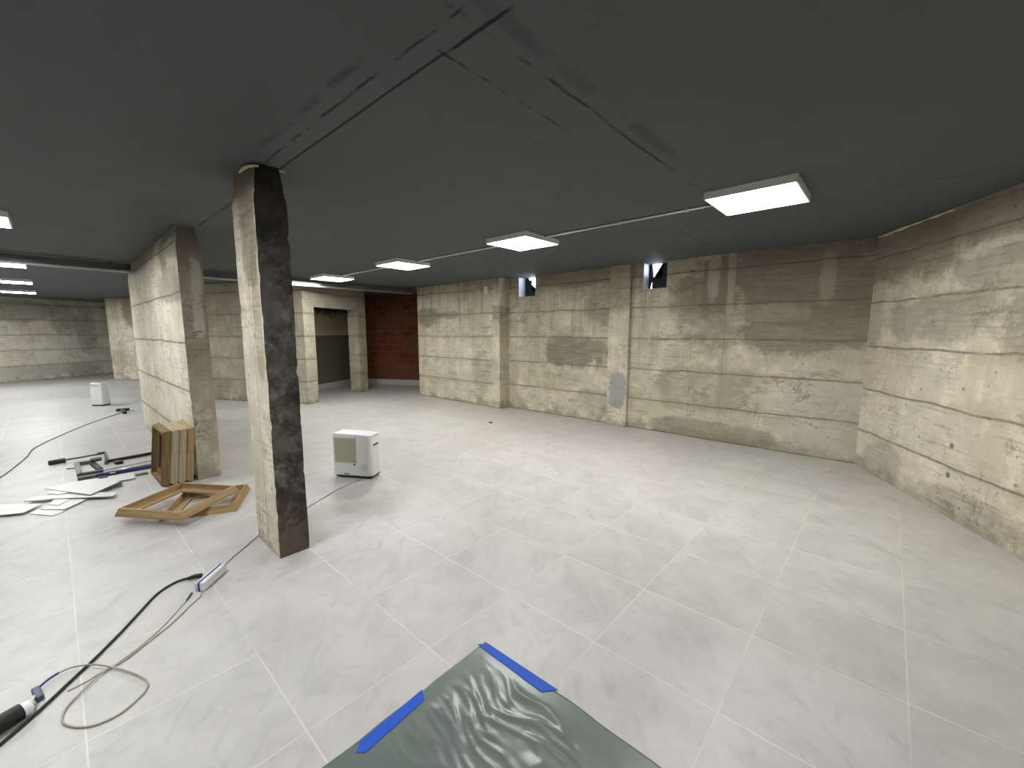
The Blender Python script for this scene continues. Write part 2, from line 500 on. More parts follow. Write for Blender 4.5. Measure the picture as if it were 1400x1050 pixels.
F = Vector((-.456, .89)); F.normalize()
G = Vector((-F.y, F.x))            # (-.89,-.456)
wall('wall_right', (-.19, 6.42), (-F.x, -F.y), 15.4, M_right)
LW0 = Vector((-20.6, -.8)) - F * 8.0
wall('wall_left', (LW0.x, LW0.y), F, 16.5, M_left)
wall('wall_front', (7.4, -7.2), (-1, 0), 25.5, M_left)
wall('wall_far', (-26.5, 9.2), (1, 0), 18.5, M_left)
b = NB(); box(b, -8.75, 6.64, 0, -8.45, 9.3, CZ); struct('wall_passage', b, M_back)

# a thick wall pier in front of the far-left wall
b = NB(); box(b, 0, 0, 0, 1.25, .6, CZ, bev=.02)
o = struct('wall_pier', b, concrete('pier_concrete', light=(.6, .57, .47), hlines=False, stains=[(1.1, 2.3, .35, .5, .7)], vlines=[(.45, .02, .4)], drip=.15, seed=2.0))
o.location = (-19.15, 1.28, 0); o.rotation_euler = (0, 0, math.atan2(-G.y, -G.x))

# concrete enclosure with the wide doorway; local x runs along its front, local y into it
Cb = Vector((-9.374, 3.675))
ang = math.atan2(F.y, F.x)
D0, D1, DH, FW = .33, 1.90, 2.14, 2.24
b = NB()
box(b, 0, 0, 0, D0, .22, CZ)
box(b, D1, 0, 0, FW, .30, CZ)
box(b, D0, 0, DH, D1, .22, CZ)
box(b, 0, .22, 0, .22, 4.0, CZ)          # side wall towards the slab
o = struct('wall_enclosure', b, M_block)
o.location = (Cb.x, Cb.y, 0); o.rotation_euler = (0, 0, ang)

nb = N('two_tone_wall_shaded_top')
s1 = nb.noise(nb.P, 2.5, 6, .65)
low = nb.mix(s1, (.105, .10, .07), (.135, .125, .085))
upc = nb.mix(s1, (.62, .56, .42), (.45, .40, .28))
upc = nb.mix(nb.step(nb.add(nb.z, nb.mul(s1, .5)), 2.2, 2.5), upc, (.03, .028, .022))  # black top is the lintel's shade, put into the colour
cc = nb.mix(nb.step(nb.add(nb.z, nb.mul(s1, .02)), 1.49, 1.50), low, upc)
M_inner = nb.out(cc, .8, .2)
b = NB(); box(b, .22, 1.42, 0, 3.5, 1.62, CZ)
o = struct('wall_enclosure_back', b, M_inner)
o.location = (Cb.x, Cb.y, 0); o.rotation_euler = (0, 0, ang)
M_curb = plain('pale_plaster_curb', (.42, .41, .37), .8, .2, var=.15, scale=9)
b = NB(); box(b, .22, 1.36, 0, 3.5, 1.43, .15, bev=.008)
o = struct('trim_3', b, M_curb)
o.location = (Cb.x, Cb.y, 0); o.rotation_euler = (0, 0, ang)

# brick recess
bp = Cb + F * 3.5 + G * 1.6
b = NB(); box(b, 0, 0, 0, 4.4, .2, CZ); o = struct('wall_brick', b, MB)
o.location = (bp.x, bp.y, 0); o.rotation_euler = (0, 0, math.atan2(-G.y, -G.x))
b = NB(); box(b, .1, -.05, 0, 4.3, .02, .17, bev=.01); o = struct('trim_4', b, M_curb)
o.location = (bp.x, bp.y, 0); o.rotation_euler = (0, 0, math.atan2(-G.y, -G.x))


# free-standing slab wall and pillar: real, slightly ragged concrete
def ragged(name, x0, x1, y0, y1, mats, amp, nx, ny, nz, topchip, seed):
    """box of subdivided faces with chipped arrises; slot 1 is used for the +x end"""
    bm = bmesh.new()
    vs = {}
    def vert(i, j, k):
        if (i, j, k) in vs: return vs[(i, j, k)]
        x = x0 + (x1 - x0) * i / nx; y = y0 + (y1 - y0) * j / ny; z = CZ * k / nz
        p = Vector((x, y, z))
        n1 = mnoise.noise_vector(Vector((x * 7 + seed, y * 7, z * 5))) * amp
        n2 = mnoise.noise_vector(Vector((x * 2.5 + seed, y * 2.5, z * 1.7 + 9))) * amp * .8
        corner = (i in (0, nx)) + (j in (0, ny))
        off = n1 * .3 + n2 * .1
        if corner == 2:   # chip the vertical edges
            c = max(0, mnoise.noise(Vector((seed + i, j, z * 11.0))) - .1) * amp * (1.9 if i == nx else .7)
            off.x += -c if i == nx else c
            off.y += -c if j == ny else c
        if z > CZ - .22 and topchip:
            t = (z - (CZ - .22)) / .22
            sx = (1 if i == 0 else -1 if i == nx else 0); sy = (1 if j == 0 else -1 if j == ny else 0)
            c = topchip * t * (.5 + abs(mnoise.noise(Vector((x * 6, y * 6 + seed, 3)))))
            off.x += sx * c; off.y += sy * c * .8
        off.z = 0
        if k == 0: off *= .4
        vs[(i, j, k)] = bm.verts.new(p + off)
        return vs[(i, j, k)]
    def face(a, m):
        f = bm.faces.new(a); f.material_index = m
    for k in range(nz):
        for i in range(nx):
            face((vert(i, 0, k), vert(i + 1, 0, k), vert(i + 1, 0, k + 1), vert(i, 0, k + 1)), 0)
            face((vert(i, ny, k), vert(i, ny, k + 1), vert(i + 1, ny, k + 1), vert(i + 1, ny, k)), 0)
        for j in range(ny):
            face((vert(nx, j, k), vert(nx, j + 1, k), vert(nx, j + 1, k + 1), vert(nx, j, k + 1)), 1)
            face((vert(0, j, k), vert(0, j, k + 1), vert(0, j + 1, k + 1), vert(0, j + 1, k)), 0)
    for p in bm.verts: p.co -= Vector((x0, y0, 0))
    o = struct(name, bm, mats, angle=42)
    o.location = (x0, y0, 0)
    return o


# slab stains are written with u measured from its free end, so its origin sits there
o = ragged('wall_slab', -9.3, -5.42, .93, 1.14, [M_slab, M_slabend_shade], .006, 60, 5, 50, .05, 3.0)
for v in o.data.vertices: v.co.x -= 3.88
o.location.x = -5.42
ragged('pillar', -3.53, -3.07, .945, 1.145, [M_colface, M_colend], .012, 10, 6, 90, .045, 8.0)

# foam squeezed out at the head of the pillar and along the top of the right wall
def blob_line(bm, pts, r, seed):
    P = catmull(pts, 6)
    R = [max(.002, r * (.75 + .9 * mnoise.noise(Vector((p.x * 9 + seed, p.y * 9, 1.7))))) for p in P]
    tube(bm, [p + Vector((0, 0, .4 * r * mnoise.noise(Vector((p.x * 14, p.y * 14, seed))))) for p in P], R, 7)
    return bm
b = NB()
blob_line(b, [(-3.30, .945, 2.652), (-3.18, .95, 2.655), (-3.12, .965, 2.65), (-3.105, 1.0, 2.655)], .013, 2)
blob_line(b, [(-3.10, 1.12, 2.657), (-3.08, 1.15, 2.652)], .012, 5)
struct('trim_5', b, M_foam, smooth=True)
b = NB()
w0 = Vector((-.19, 6.42)); nrm = Vector((-F.y, F.x))
pp = []
for t, r in ((.02, 0), (.2, 0), (.45, 0), (.7, 0), (.95, 0), (1.15, 0)):
    q = w0 - F * t + Vector((-.89, -.456)) * .006
    pp.append((q.x, q.y, CZ - .012))
blob_line(b, pp, .013, 4)
struct('trim_6', b, M_foam, smooth=True)

# ------------------------------------------------------------------ windows: short shafts with a broken board and a side reveal tinted for daylight
M_board = plain('dark_board', (.035, .035, .036), .7, .3, var=.3)
M_daylit_reveal = plain('daylight_tinted_reveal', (.62, .70, .85), .35, .4, var=.06)  # daylight on the window's side reveal, painted as a pale blue colour
M_shaft = plain('window_shaft_plaster', (.34, .32, .27), .85, .2, var=.2)
for k, (x0, x1, z0) in enumerate(WX):
    w = x1 - x0
    e = bpy.data.objects.new('window_%d' % (k + 1), None); COL.objects.link(e)
    tag(e, kind='structure'); e.location = (x0, 6.62, z0)
    h = CZ - z0 + .25
    b = NB()
    if k == 0:   # broken board: open at the upper right
        prism_pts = [(0, .015), (w + .02, .015), (w + .02, .12), (.19, .13), (.165, .17), (.18, .20), (.165, .25), (.175, .33), (.10, .345), (.09, .38), (0, .38)]
    else:        # rounded hole at the top and a slit low on the left
        prism_pts = [(0, 0), (.035, 0), (.035, .12), (.06, .12), (.06, 0), (w + .02, 0), (w + .02, .42), (.22, .42), (.235, .36), (.215, .31), (.235, .26), (.22, .20), (.15, .185), (.08, .20), (.055, .26), (.055, .40), (.03, .42), (0, .42)]
    lo = [b.verts.new((x, .0, z)) for x, z in prism_pts]; hi = [b.verts.new((x, .02, z)) for x, z in prism_pts]
    n_ = len(lo)
    for i in range(n_): b.faces.new((lo[i], lo[(i + 1) % n_], hi[(i + 1) % n_], hi[i]))
    f1 = b.faces.new(lo); f2 = b.faces.new(list(reversed(hi)))
    bmesh.ops.triangulate(b, faces=[f1, f2])
    obj('board', b, M_board, e)
    b = NB(); box(b, 0.0, -.198, 0, .006, 0, CZ - z0, bev=.002); tag(obj('reveal', b, M_daylit_reveal, e), 'side reveal coloured pale blue as daylight')

# ------------------------------------------------------------------ ceiling panels, conduits, trunking
LAMPROW = 'square ceiling panels over the hall'
def make_lamp():
    e = thing('ceiling_light', 'x', 'lamp', (0, 0, CZ))
    b = NB()
    s, i_, d = .305, .294, .055
    for (xa, ya, xb, yb) in ((-s, -s, s, -i_), (-s, i_, s, s), (-s, -i_, -i_, i_), (i_, -i_, s, i_)):
        box(b, xa, ya, -d, xb, yb, 0)
    obj('frame', b, M_lampframe, e)
    b = NB(); box(b, -i_, -i_, -d + .004, i_, i_, -d + .012)
    obj('diffuser', b, M_emit, e)
    return e
def dup(o, loc, label, cool=False):
    c = o.copy(); COL.objects.link(c); c.location = loc; c['label'] = label
    for ch in o.children:
        d = ch.copy(); COL.objects.link(d); d.parent = c
        if cool and ch.name.startswith('diffuser'):
            d.material_slots[0].link = 'OBJECT'; d.material_slots[0].material = M_emitc
    return c
L0 = make_lamp()
L0.location = (-.86, 3.82, CZ)
L0['label'] = 'largest lit white ceiling panel, nearest to the right-hand concrete wall'
LX = [-.86, -3.29, -5.77, -8.22]
dup(L0, (LX[1], 3.82, CZ), 'lit white ceiling panel second from the right-hand wall, above the middle of the floor')
dup(L0, (LX[2], 3.82, CZ), 'lit white ceiling panel third along the conduit, in front of the brick recess')
dup(L0, (LX[3], 3.82, CZ), 'lit white ceiling panel farthest along the conduit, above the dark doorway')
left_lamps = [(-6.28, 'lit white ceiling panel cut by the left frame edge, nearest of the left-hand row'),
              (-10.2, 'lit white ceiling panel of the left-hand row just beyond the steel trunking'),
              (-13.7, 'lit white ceiling panel second beyond the trunking in the left-hand row'),
              (-17.2, 'lit white ceiling panel at the far end of the left-hand row, by the far wall')]
for x, lb in left_lamps: dup(L0, (x, -.46, CZ), lb, True)
for x, y in ((-2.8, -.46), (.7, -.46), (-10.2, -2.9), (-13.7, -2.9), (-17.2, -2.9), (-13.7, -5.3), (-17.2, -5.3)):  # unseen panels: left row carried on, further rows added to brighten the far left
    c = dup(L0, (x, y, CZ), 'unseen lit white ceiling panel added over the left of the hall, outside the picture', True)
    c['group'] = 'added panels outside the picture'

M_cond = plain('white_conduit', (.62, .62, .60), .45, .4, var=.04)
for x0, x1, lb in ((LX[1] + .306, LX[0] - .306, 'thin pale conduit on the ceiling between the two nearest lit panels of the right row'),
                   (LX[2] + .306, LX[1] - .306, 'thin pale conduit on the ceiling between the second and third panels from the right'),
                   (LX[3] + .306, LX[2] - .306, 'thin pale conduit on the ceiling leading to the farthest panel of the right row')):
    e = thing('conduit', lb, 'conduit', ((x0 + x1) / 2, 3.86, CZ - .011), 0)
    L = x1 - x0
    b = NB(); tube(b, [(-L / 2, 0, 0), (L / 2, 0, 0)], .0105, 10); obj('pipe', b, M_cond, e, smooth=True)
    for t in (-.36, 0, .36):
        b = NB(); box(b, t * L - .012, -.016, -.013, t * L + .012, .016, .011, bev=.003); obj('clip', b, M_cond, e)

e = thing('cable_trunking', 'long grey steel trunking under the ceiling, passing behind the pillar to the brick recess', 'trunking', (-8.98, 0, 0))
b = NB(); box(b, -.07, -6.8, 2.552, 0, 6.16, CZ - .022); obj('channel', b, M_galvd, e)
b = NB(); box(b, -.075, -6.8, 2.522, .006, 6.16, 2.551, bev=.003); tag(obj('cover', b, M_galv, e), 'bright galvanised lower cover')
for i in range(9):
    b = NB(); y = -4.4 + i * 1.28; box(b, -.06, y - .02, CZ - .023, -.01, y + .02, CZ, bev=.003); obj('hanger', b, M_galvd, e)

e = thing('junction_box', 'small white box high on the back wall beside the left pilaster', 'box', (-6.28, 6.17, 2.45))
b = NB(); box(b, -.04, -.05, -.07, .04, .0, .07, bev=.006); obj('housing', b, M_white, e)
b = NB(); box(b, -.03, -.056, -.055, .03, -.049, .055, bev=.002); obj('lid', b, M_white, e)

# ------------------------------------------------------------------ portable air units
M_grille = N('grille')
_w = M_grille.m('FRACT', M_grille.mul(M_grille.x, 70.0))
_h = M_grille.m('FRACT', M_grille.mul(M_grille.z, 55.0))
_q = M_grille.mul(M_grille.step(_w, .2, .4), M_grille.step(_h, .2, .4))
M_grille = M_grille.out(M_grille.mix(_q, (.42, .39, .31), (.25, .23, .18)), .6, .3)
M_vent = N('vent')
_w = M_vent.m('FRACT', M_vent.mul(M_vent.x, 60.0)); _h = M_vent.m('FRACT', M_vent.mul(M_vent.z, 60.0))
M_vent = M_vent.out(M_vent.mix(M_vent.mul(M_vent.step(_w, .3, .45), M_vent.step(_h, .3, .45)), (.72, .72, .72), (.25, .25, .25)), .5, .3)
M_dgrey = plain('dark_grey_plastic', (.09, .09, .09), .5, .4)

def make_unit(loc, rot, label):
    """body front faces local -y; w .43, d .26, h .50"""
    e = thing('dehumidifier', label, 'appliance', loc, rot)
    w, d, h = .232, .105, .50
    b = NB()
    # body cross-section extruded upward with a slightly crowned top
    prof = []
    def arc(cx, cy, r, a0, a1, n=6):
        for i in range(n + 1):
            a = math.radians(a0 + (a1 - a0) * i / n); prof.append((cx + r * math.cos(a), cy + r * math.sin(a)))
    arc(-w + .02, -d + .02, .02, 180, 270); arc(w - .05, -d + .05, .05, 270, 360); arc(w - .05, d - .05, .05, 0, 90); arc(-w + .02, d - .02, .02, 90, 180)
    levels = [(.035, .985), (.05, 1.0), (.455, 1.0), (.485, .985), (.497, .94)]
    rings = []
    for z, s in levels:
        rings.append([b.verts.new((x * s, y * s, z - (.012 * max(0, x / w) if z > .45 else 0))) for x, y in prof])
    n_ = len(prof)
    for r0, r1 in zip(rings, rings[1:]):
        for i in range(n_): b.faces.new((r0[i], r0[(i + 1) % n_], r1[(i + 1) % n_], r1[i]))
    b.faces.new(rings[-1]); b.faces.new(list(reversed(rings[0])))
    obj('body', b, M_white, e, angle=35)
    b = NB(); box(b, -w + .025, -d + .012, .012, w - .012, d - .012, .036, bev=.004); tag(obj('base', b, M_black, e), 'black base tray')
    for sx in (-1, 1):
        for sy in (-1, 1):
            b = NB()
            tube(b, [(sx * .17 - .012, sy * .06, .016), (sx * .17 + .012, sy * .06, .016)], .016, 12)
            obj('caster', b, M_black, e)
    if True:
        b = NB(); box(b, -w + .028, -d - .003, .175, .055, -d + .004, .452, bev=.0025); tag(obj('grille', b, M_grille, e), 'beige filter grille')
        b = NB(); box(b, .105, -d - .002, .085, .178, -d + .004, .165, bev=.001); obj('vent', b, M_vent, e)
        b = NB(); tube(b, [(.03, -d + .002, .16), (.03, -d - .006, .16)], .011, 12); tag(obj('drain_cap', b, M_black, e), 'black drain cap')
        b = NB(); box(b, -.10, -d - .002, .045, -.03, -d + .004, .056); tag(obj('drain_slot', b, M_dgrey, e), 'dark slot')
        for sx, sz in ((-.14, .466), (.05, .462), (.19, .07), (.12, .06)):
            b = NB(); tube(b, [(sx if sx < .16 else .165, -d + .003, sz), (sx if sx < .16 else .165, -d - .002, sz)], .006, 8); obj('screw', b, M_dgrey, e)
        b = NB(); box(b, w - .004, -.055, .36, w + .002, .055, .385, bev=.001); hd = tag(obj('hand_grip', b, M_dgrey, e), 'dark recessed grip')
        b = NB(); box(b, w - .004, -.055, .335, w + .006, .055, .357, bev=.002); obj('lip', b, M_white, hd)
        b = NB(); box(b, w - .03, -d + .03, .470, w + .001, d - .03, .474); tag(obj('lid_gap', b, M_dgrey, e), 'dark lid joint')
    return e
make_unit((-4.285, 2.165, 0), math.radians(31), 'white portable dehumidifier with a beige grille, on the floor to the right of the pillar')

def make_slim_unit(loc, rot, label):
    e = thing('air_purifier', label, 'appliance', loc, rot)
    w, d, h = .125, .10, .51
    b = NB()
    rings = []
    for z, s in ((.03, 1.0), (.05, 1.03), (.25, 1.0), (.47, .93), (.495, .90), (.505, .82)):
        r = []
        for k in range(28):
            a = 2 * math.pi * k / 28
            ca, sa = math.cos(a), math.sin(a)
            p = .28
            r.append(b.verts.new((w * s * math.copysign(abs(ca) ** p, ca), d * s * math.copysign(abs(sa) ** p, sa), z)))
        rings.append(r)
    for r0, r1 in zip(rings, rings[1:]):
        for i in range(28): b.faces.new((r0[i], r0[(i + 1) % 28], r1[(i + 1) % 28], r1[i]))
    b.faces.new(rings[-1]); b.faces.new(list(reversed(rings[0])))
    obj('body', b, M_white, e, angle=35)
    b = NB(); box(b, -w + .01, -d + .01, 0, w - .01, d - .01, .032, bev=.004); tag(obj('base', b, M_black, e), 'black base')
    for z in (.43, .46):
        b = NB(); box(b, -.09, -d * .98, z, .09, -d * .90, z + .008); obj('louvre', b, M_dgrey, e)
    b = NB(); box(b, -.07, -.05, .500, .07, .05, .508, bev=.002); tag(obj('control_panel', b, M_dgrey, e), 'grey control panel')
    return e
make_slim_unit((-12.62, .60, 0), math.radians(42), 'small slim white appliance far off on the left floor, before the slab wall')

# ------------------------------------------------------------------ wooden frames
W1 = wood_material('frame_wood', (.25, .165, .075), (.36, .255, .135), 'x')
W2 = wood_material('frame_wood_dark', (.13, .078, .03), (.21, .135, .058), 'x')
W3 = wood_material('frame_wood_grey', (.29, .235, .155), (.40, .335, .235), 'x')

def make_frame(label, mat, group, h=.31, depth=.065):
    e = thing('wooden_frame', label, 'frame', group=group)
    prof = [(0, 0), (.022, depth - .004), (.026, depth), (.038, depth), (.040, .016), (.105, .016), (.105, 0)]
    for k in range(4):
        b = NB()
        A = [b.verts.new((-(h - r), -(h - r), z)) for r, z in prof]
        B = [b.verts.new(((h - r), -(h - r), z)) for r, z in prof]
        n_ = len(prof)
        for i in range(n_): b.faces.new((A[i], A[(i + 1) % n_], B[(i + 1) % n_], B[i]))
        b.faces.new(A); b.faces.new(list(reversed(B)))
        o = obj('rail', b, mat, e)
        o.rotation_euler = (0, 0, k * math.pi / 2)
    return e
FG = 'mitred wooden frames by the slab wall'
fb = make_frame('wooden frame lying flat at the bottom, its corner sticking out towards the pillar', W1, FG, h=.285)
fb.location = (-4.585, .845, 0); fb.rotation_euler = (0, 0, math.radians(-26))
fa = make_frame('wooden frame lying on top of the flat one, nearest to the viewer', W1, FG)
fa.location = (-4.58, .645, .0745); fa.rotation_euler = (math.radians(1.0), math.radians(.4), math.radians(35))
LEAN = [('front wooden frame of the leaning stack, its dark rebated face turned left', W2, .69),
        ('second wooden frame in the stack leaning on the slab wall', W3, .757),
        ('third wooden frame in the stack leaning on the slab wall', W3, .824),
        ('rearmost wooden frame of the leaning stack, against the slab wall', W1, .891)]
for lb, m_, yb in LEAN:
    f = make_frame(lb, m_, FG, h=.295, depth=.062)
    # local +z (open side) turns towards -y, the frame stands on one rail and leans back a little
    tilt = math.radians(6.0)
    f.rotation_euler = (math.radians(90) - tilt, 0, math.radians(1.5))
    cz_ = .295 * math.cos(tilt)
    f.location = (-5.70, yb + .295 * math.sin(tilt) - .02, cz_ + .0005)

# ------------------------------------------------------------------ tools on the floor
e = thing('bar_clamp', 'black bar clamp with a dark handle, farthest of the tools on the floor', 'clamp', (-7.0471, 0.2934, 0.0000))
ox, oy = (-7.0471, 0.2934, 0.0000)[:2]
def rel(p): return (p[0] - ox, p[1] - oy, p[2])
b = NB(); tube(b, [rel((-7.3713, -0.1629, 0.0300)), rel((-7.3885, -0.0245, 0.0300))], .028, 12); obj('handle', b, M_black, e, smooth=False)
b = NB(); tube(b, [rel((-7.3952, -0.0305, 0.0300)), rel((-7.4049, 0.3119, 0.0350))], .010, 10); obj('screw', b, M_steel, e, smooth=True)
b = NB(); bar(b, rel((-7.4145, 0.2591, 0.0400)), rel((-7.4166, 0.3403, 0.0400)), .02, .03); bar(b, rel((-7.4054, 0.3327, 0.0400)), rel((-6.8595, 0.3003, 0.0300)), .02, .035); obj('jaw', b, M_steel, e)
b = NB(); bar(b, rel((-6.9348, 0.3083, 0.0300)), rel((-7.0314, 0.8063, 0.0200)), .04, .03); obj('beam', b, M_black, e)
b = NB(); bar(b, rel((-6.8212, 0.3764, 0.0200)), rel((-6.8331, 0.4424, 0.0200)), .10, .035, bev=.004); obj('sliding_jaw', b, M_black, e)
e = thing('clamp_head', 'grey metal u-shaped clamp head with spring, in the middle of the tools on the floor', 'clamp', (-6.9572, 0.0777, 0.0000))
ox, oy = (-6.9572, 0.0777, 0.0000)[:2]
b = NB()
bar(b, rel((-7.1060, 0.0603, 0.0250)), rel((-7.0896, 0.2085, 0.0250)), .05, .035); bar(b, rel((-7.0995, 0.0662, 0.0250)), rel((-6.4881, 0.0704, 0.0250)), .045, .035); bar(b, rel((-6.5109, 0.0656, 0.0250)), rel((-6.5163, 0.2569, 0.0250)), .045, .035)
obj('yoke', b, M_steel, e)
b = NB()
P0 = Vector(rel((-6.9867, 0.1852, 0.0300))); P1 = Vector(rel((-7.0010, 0.2677, 0.0300)))
ax = (P1 - P0); nrm_ = Vector((ax.y, -ax.x, 0)).normalized()
tube(b, [P0 + ax * (i / 60) + nrm_ * .03 * math.cos(i * .75) + Vector((0, 0, .012 + .03 * math.sin(i * .75) * .6 + .02)) for i in range(61)], .009, 6)
obj('spring', b, M_steel, e, smooth=True)
b = NB(); bar(b, rel((-6.9785, 0.1964, 0.0200)), rel((-6.6150, 0.2383, 0.0200)), .05, .03); obj('lever', b, M_black, e)
b = NB(); bar(b, rel((-6.5681, 0.2530, 0.0140)), rel((-6.6606, 0.7423, 0.0140)), .018, .012); tag(obj('guide_bar', b, M_galv, e), 'thin bright guide bar')

e = thing('spirit_level', 'dark blue spirit level with a grey end, nearest of the tools beside the white offcuts', 'level', (-6.4515, 0.1979, 0.0000))
ox, oy = (-6.4515, 0.1979, 0.0000)[:2]
M_blue = plain('blue_anodised', (.022, .024, .10), .4, .5, var=.1)
b = NB(); bar(b, rel((-6.3603, 0.1892, 0.0200)), rel((-6.3265, 0.7124, 0.0200)), .05, .04, bev=.003); obj('body', b, M_blue, e)
b = NB(); bar(b, rel((-6.3618, 0.0494, 0.0200)), rel((-6.3606, 0.1920, 0.0200)), .045, .036, bev=.003); tag(obj('end_piece', b, M_steel, e), 'grey steel end')
b = NB(); bar(b, rel((-6.2773, 0.2960, 0.0410)), rel((-6.2755, 0.3430, 0.0410)), .03, .006); tag(obj('vial', b, plain('vial', (.5, .55, .2), .2, .5), e), 'pale yellow vial')
b = NB(); tube(b, [(-6.4688, 0.2822, 0.0080), (-6.5222, 0.7237, 0.0080)], .008, 8)
tag(obj('metal_rod', b, M_galv, smooth=True), 'thin pale metal rod between the clamp head and the spirit level', 'rod')
b = NB(); tube(b, [(-7.0013, -0.0214, 0.0060), (-6.9566, 0.0543, 0.0060)], .006, 8)
tag(obj('steel_pin', b, M_steel, smooth=True), 'short thin pin on the floor left of the clamp head', 'pin')

# ------------------------------------------------------------------ white offcuts
M_plate = plain('white_tile_offcut', (.55, .55, .535), .45, .4, var=.04)
M_platee = plain('brown_board_offcut', (.16, .125, .08), .7, .2, var=.3)
OFF = 'white board offcuts in the pile'
def offcut(name, label, poly, z0, th=.007, m=M_plate, tilt=0, g=OFF):
    cx = sum(p[0] for p in poly) / len(poly); cy = sum(p[1] for p in poly) / len(poly)
    b = NB()
    prism(b, [(p[0] - cx, p[1] - cy) for p in poly], 0, th)
    o = obj(name, b, m); o.location = (cx, cy, z0 + .0005)
    if tilt: o.rotation_euler = tilt
    tag(o, label, 'offcut', g)
offcut('board_offcut', 'white offcut cut by the left frame edge, leftmost of the pile', [(-5.6002, -0.4671, 0.0000), (-5.4993, -0.3080, 0.0000), (-5.6690, -0.2030, 0.0000), (-5.9587, -0.4869, 0.0000)], .016)
offcut('board_offcut', 'white offcut at the very front of the pile with a pointed front corner', [(-5.4949, -0.2743, 0.0000), (-5.2769, -0.1359, 0.0000), (-5.3434, -0.0563, 0.0000), (-5.5746, -0.2241, 0.0000)], 0)
offcut('board_offcut', 'white offcut just behind the front one, reaching right under the long strip', [(-5.5317, -0.2061, 0.0000), (-5.3643, -0.0649, 0.0000), (-5.5491, 0.0857, 0.0000), (-5.7251, -0.0736, 0.0000)], .008)
offcut('board_offcut', 'small white offcut tucked under the middle of the pile', [(-5.5950, -0.1577, 0.0000), (-5.5067, -0.0992, 0.0000), (-5.6235, -0.0278, 0.0000), (-5.7514, -0.1206, 0.0000)], .016)
offcut('board_offcut', 'long narrow white offcut lying right across the middle of the pile', [(-5.8517, -0.3134, 0.0000), (-5.7415, -0.1346, 0.0000), (-5.4039, 0.2523, 0.0000), (-5.5026, 0.2960, -0.0000), (-5.7482, 0.0738, -0.0000), (-5.9322, -0.2610, 0.0000)], .024)
offcut('board_offcut', 'white offcut half hidden beneath the largest one', [(-5.9285, -0.1628, -0.0000), (-5.8180, -0.0868, 0.0000), (-5.8173, 0.0612, 0.0000), (-6.0911, -0.0839, 0.0000)], .032)
offcut('board_offcut', 'largest white offcut with a long pointed left tip, on top of the pile', [(-6.1084, -0.1838, 0.0400), (-5.5628, 0.1096, 0.0400), (-5.8228, 0.3472, 0.0400), (-6.1691, -0.0229, 0.0400)], .040, .008, tilt=(0, 0, 0))
offcut('board_offcut', 'white strip at the back of the pile next to the spirit level', [(-6.2810, -0.0244, 0.0000), (-6.1901, 0.4829, 0.0000), (-5.9596, 0.4717, 0.0000), (-5.9667, 0.1083, 0.0000)], .012)
offcut('board_offcut', 'brown broken edge piece under the right end of the largest offcut', [(-5.7949, 0.1842, 0.0000), (-5.9103, 0.3396, 0.0000), (-5.7851, 0.3545, 0.0000), (-5.7405, 0.2074, 0.0000)], .022, .012, M_platee)
offcut('dark_chip', 'small dark chip lying on the white strip at the back of the pile', [(-6.2766, 0.2000, 0.0000), (-6.2690, 0.2685, 0.0000), (-6.1937, 0.2750, 0.0000), (-6.2020, 0.2072, 0.0000)], .0205, .006, M_black, g=None)
offcut('wood_batten', 'thin brown batten beside the leaning frames, behind the white strip', [(-6.1298, 0.4891, 0.0000), (-6.1219, 0.5938, 0.0000), (-6.0678, 0.5937, 0.0000), (-6.0764, 0.4897, 0.0000)], 0, .02, M_platee, g=None)

offcut('debris_chip', 'tiny dark chip lying alone on the tiles before the left pilaster', [(-5.1356, 5.0564, 0.0000), (-5.1225, 5.1165, 0.0000), (-5.0365, 5.0667, 0.0000), (-5.0580, 5.0158, 0.0000)], 0, .012, M_platee, g=None)

# ------------------------------------------------------------------ power strip, leads
e = thing('power_strip', 'white and blue multi-socket power strip standing on edge on the tiles left of the pillar', 'power strip', (-3.1060, 0.5502, 0.0000), math.atan2(-.142, .143))
M_bluew = plain('pale_blue_plastic', (.50, .53, .66), .35, .4, var=.03)
M_navy = plain('navy_plastic', (.05, .06, .14), .4, .4)
b = NB(); box(b, -.11, -.005, .004, .11, .026, .060, bev=.008, seg=3); obj('housing', b, M_white, e)
b = NB(); box(b, -.112, -.012, .002, .112, -.0055, .062, bev=.003); tag(obj('edge_band', b, M_navy, e), 'navy blue edge band')
b = NB(); box(b, -.108, -.034, .004, .108, -.0125, .058, bev=.006); tag(obj('socket_face', b, M_bluew, e), 'pale blue socket side')
for i in range(4):
    b = NB(); tube(b, [(-.078 + i * .052, -.0345, .031), (-.078 + i * .052, -.0365, .031)], .019, 16); obj('socket', b, M_navy, e)

def cable(name, label, pts, r, mat, cat='cable', z=None):
    b = NB(); tube(b, catmull(pts, 8), r, 8)
    return tag(obj(name, b, mat, smooth=True), label, cat)
M_beige = plain('beige_cable', (.33, .30, .24), .5, .3, var=.08)
M_greyc = plain('grey_cable', (.25, .235, .215), .5, .3, var=.08)
zb = .0075
e = thing('extension_lead', 'thick black lead curving across the tiles from the power strip to the lower left', 'cable', (-2.6764, -0.0790, 0.0000))
ox, oy = (-2.6764, -0.0790, 0.0000)[:2]
b = NB(); tube(b, catmull([rel(p) for p in ((-2.3902, -0.3136, 0.0075), (-2.4286, -0.2806, 0.0075), (-2.4865, -0.2231, 0.0075), (-2.5552, -0.1638, 0.0075), (-2.6639, -0.0786, 0.0075), (-2.7594, -0.0019, 0.0075), (-2.9042, 0.1022, 0.0075), (-3.0401, 0.1899, 0.0075), (-3.1872, 0.2895, 0.0075), (-3.2555, 0.3885, 0.0075), (-3.2390, 0.4689, 0.0120))], 8), .0068, 8); obj('cord', b, M_black, e, smooth=True)
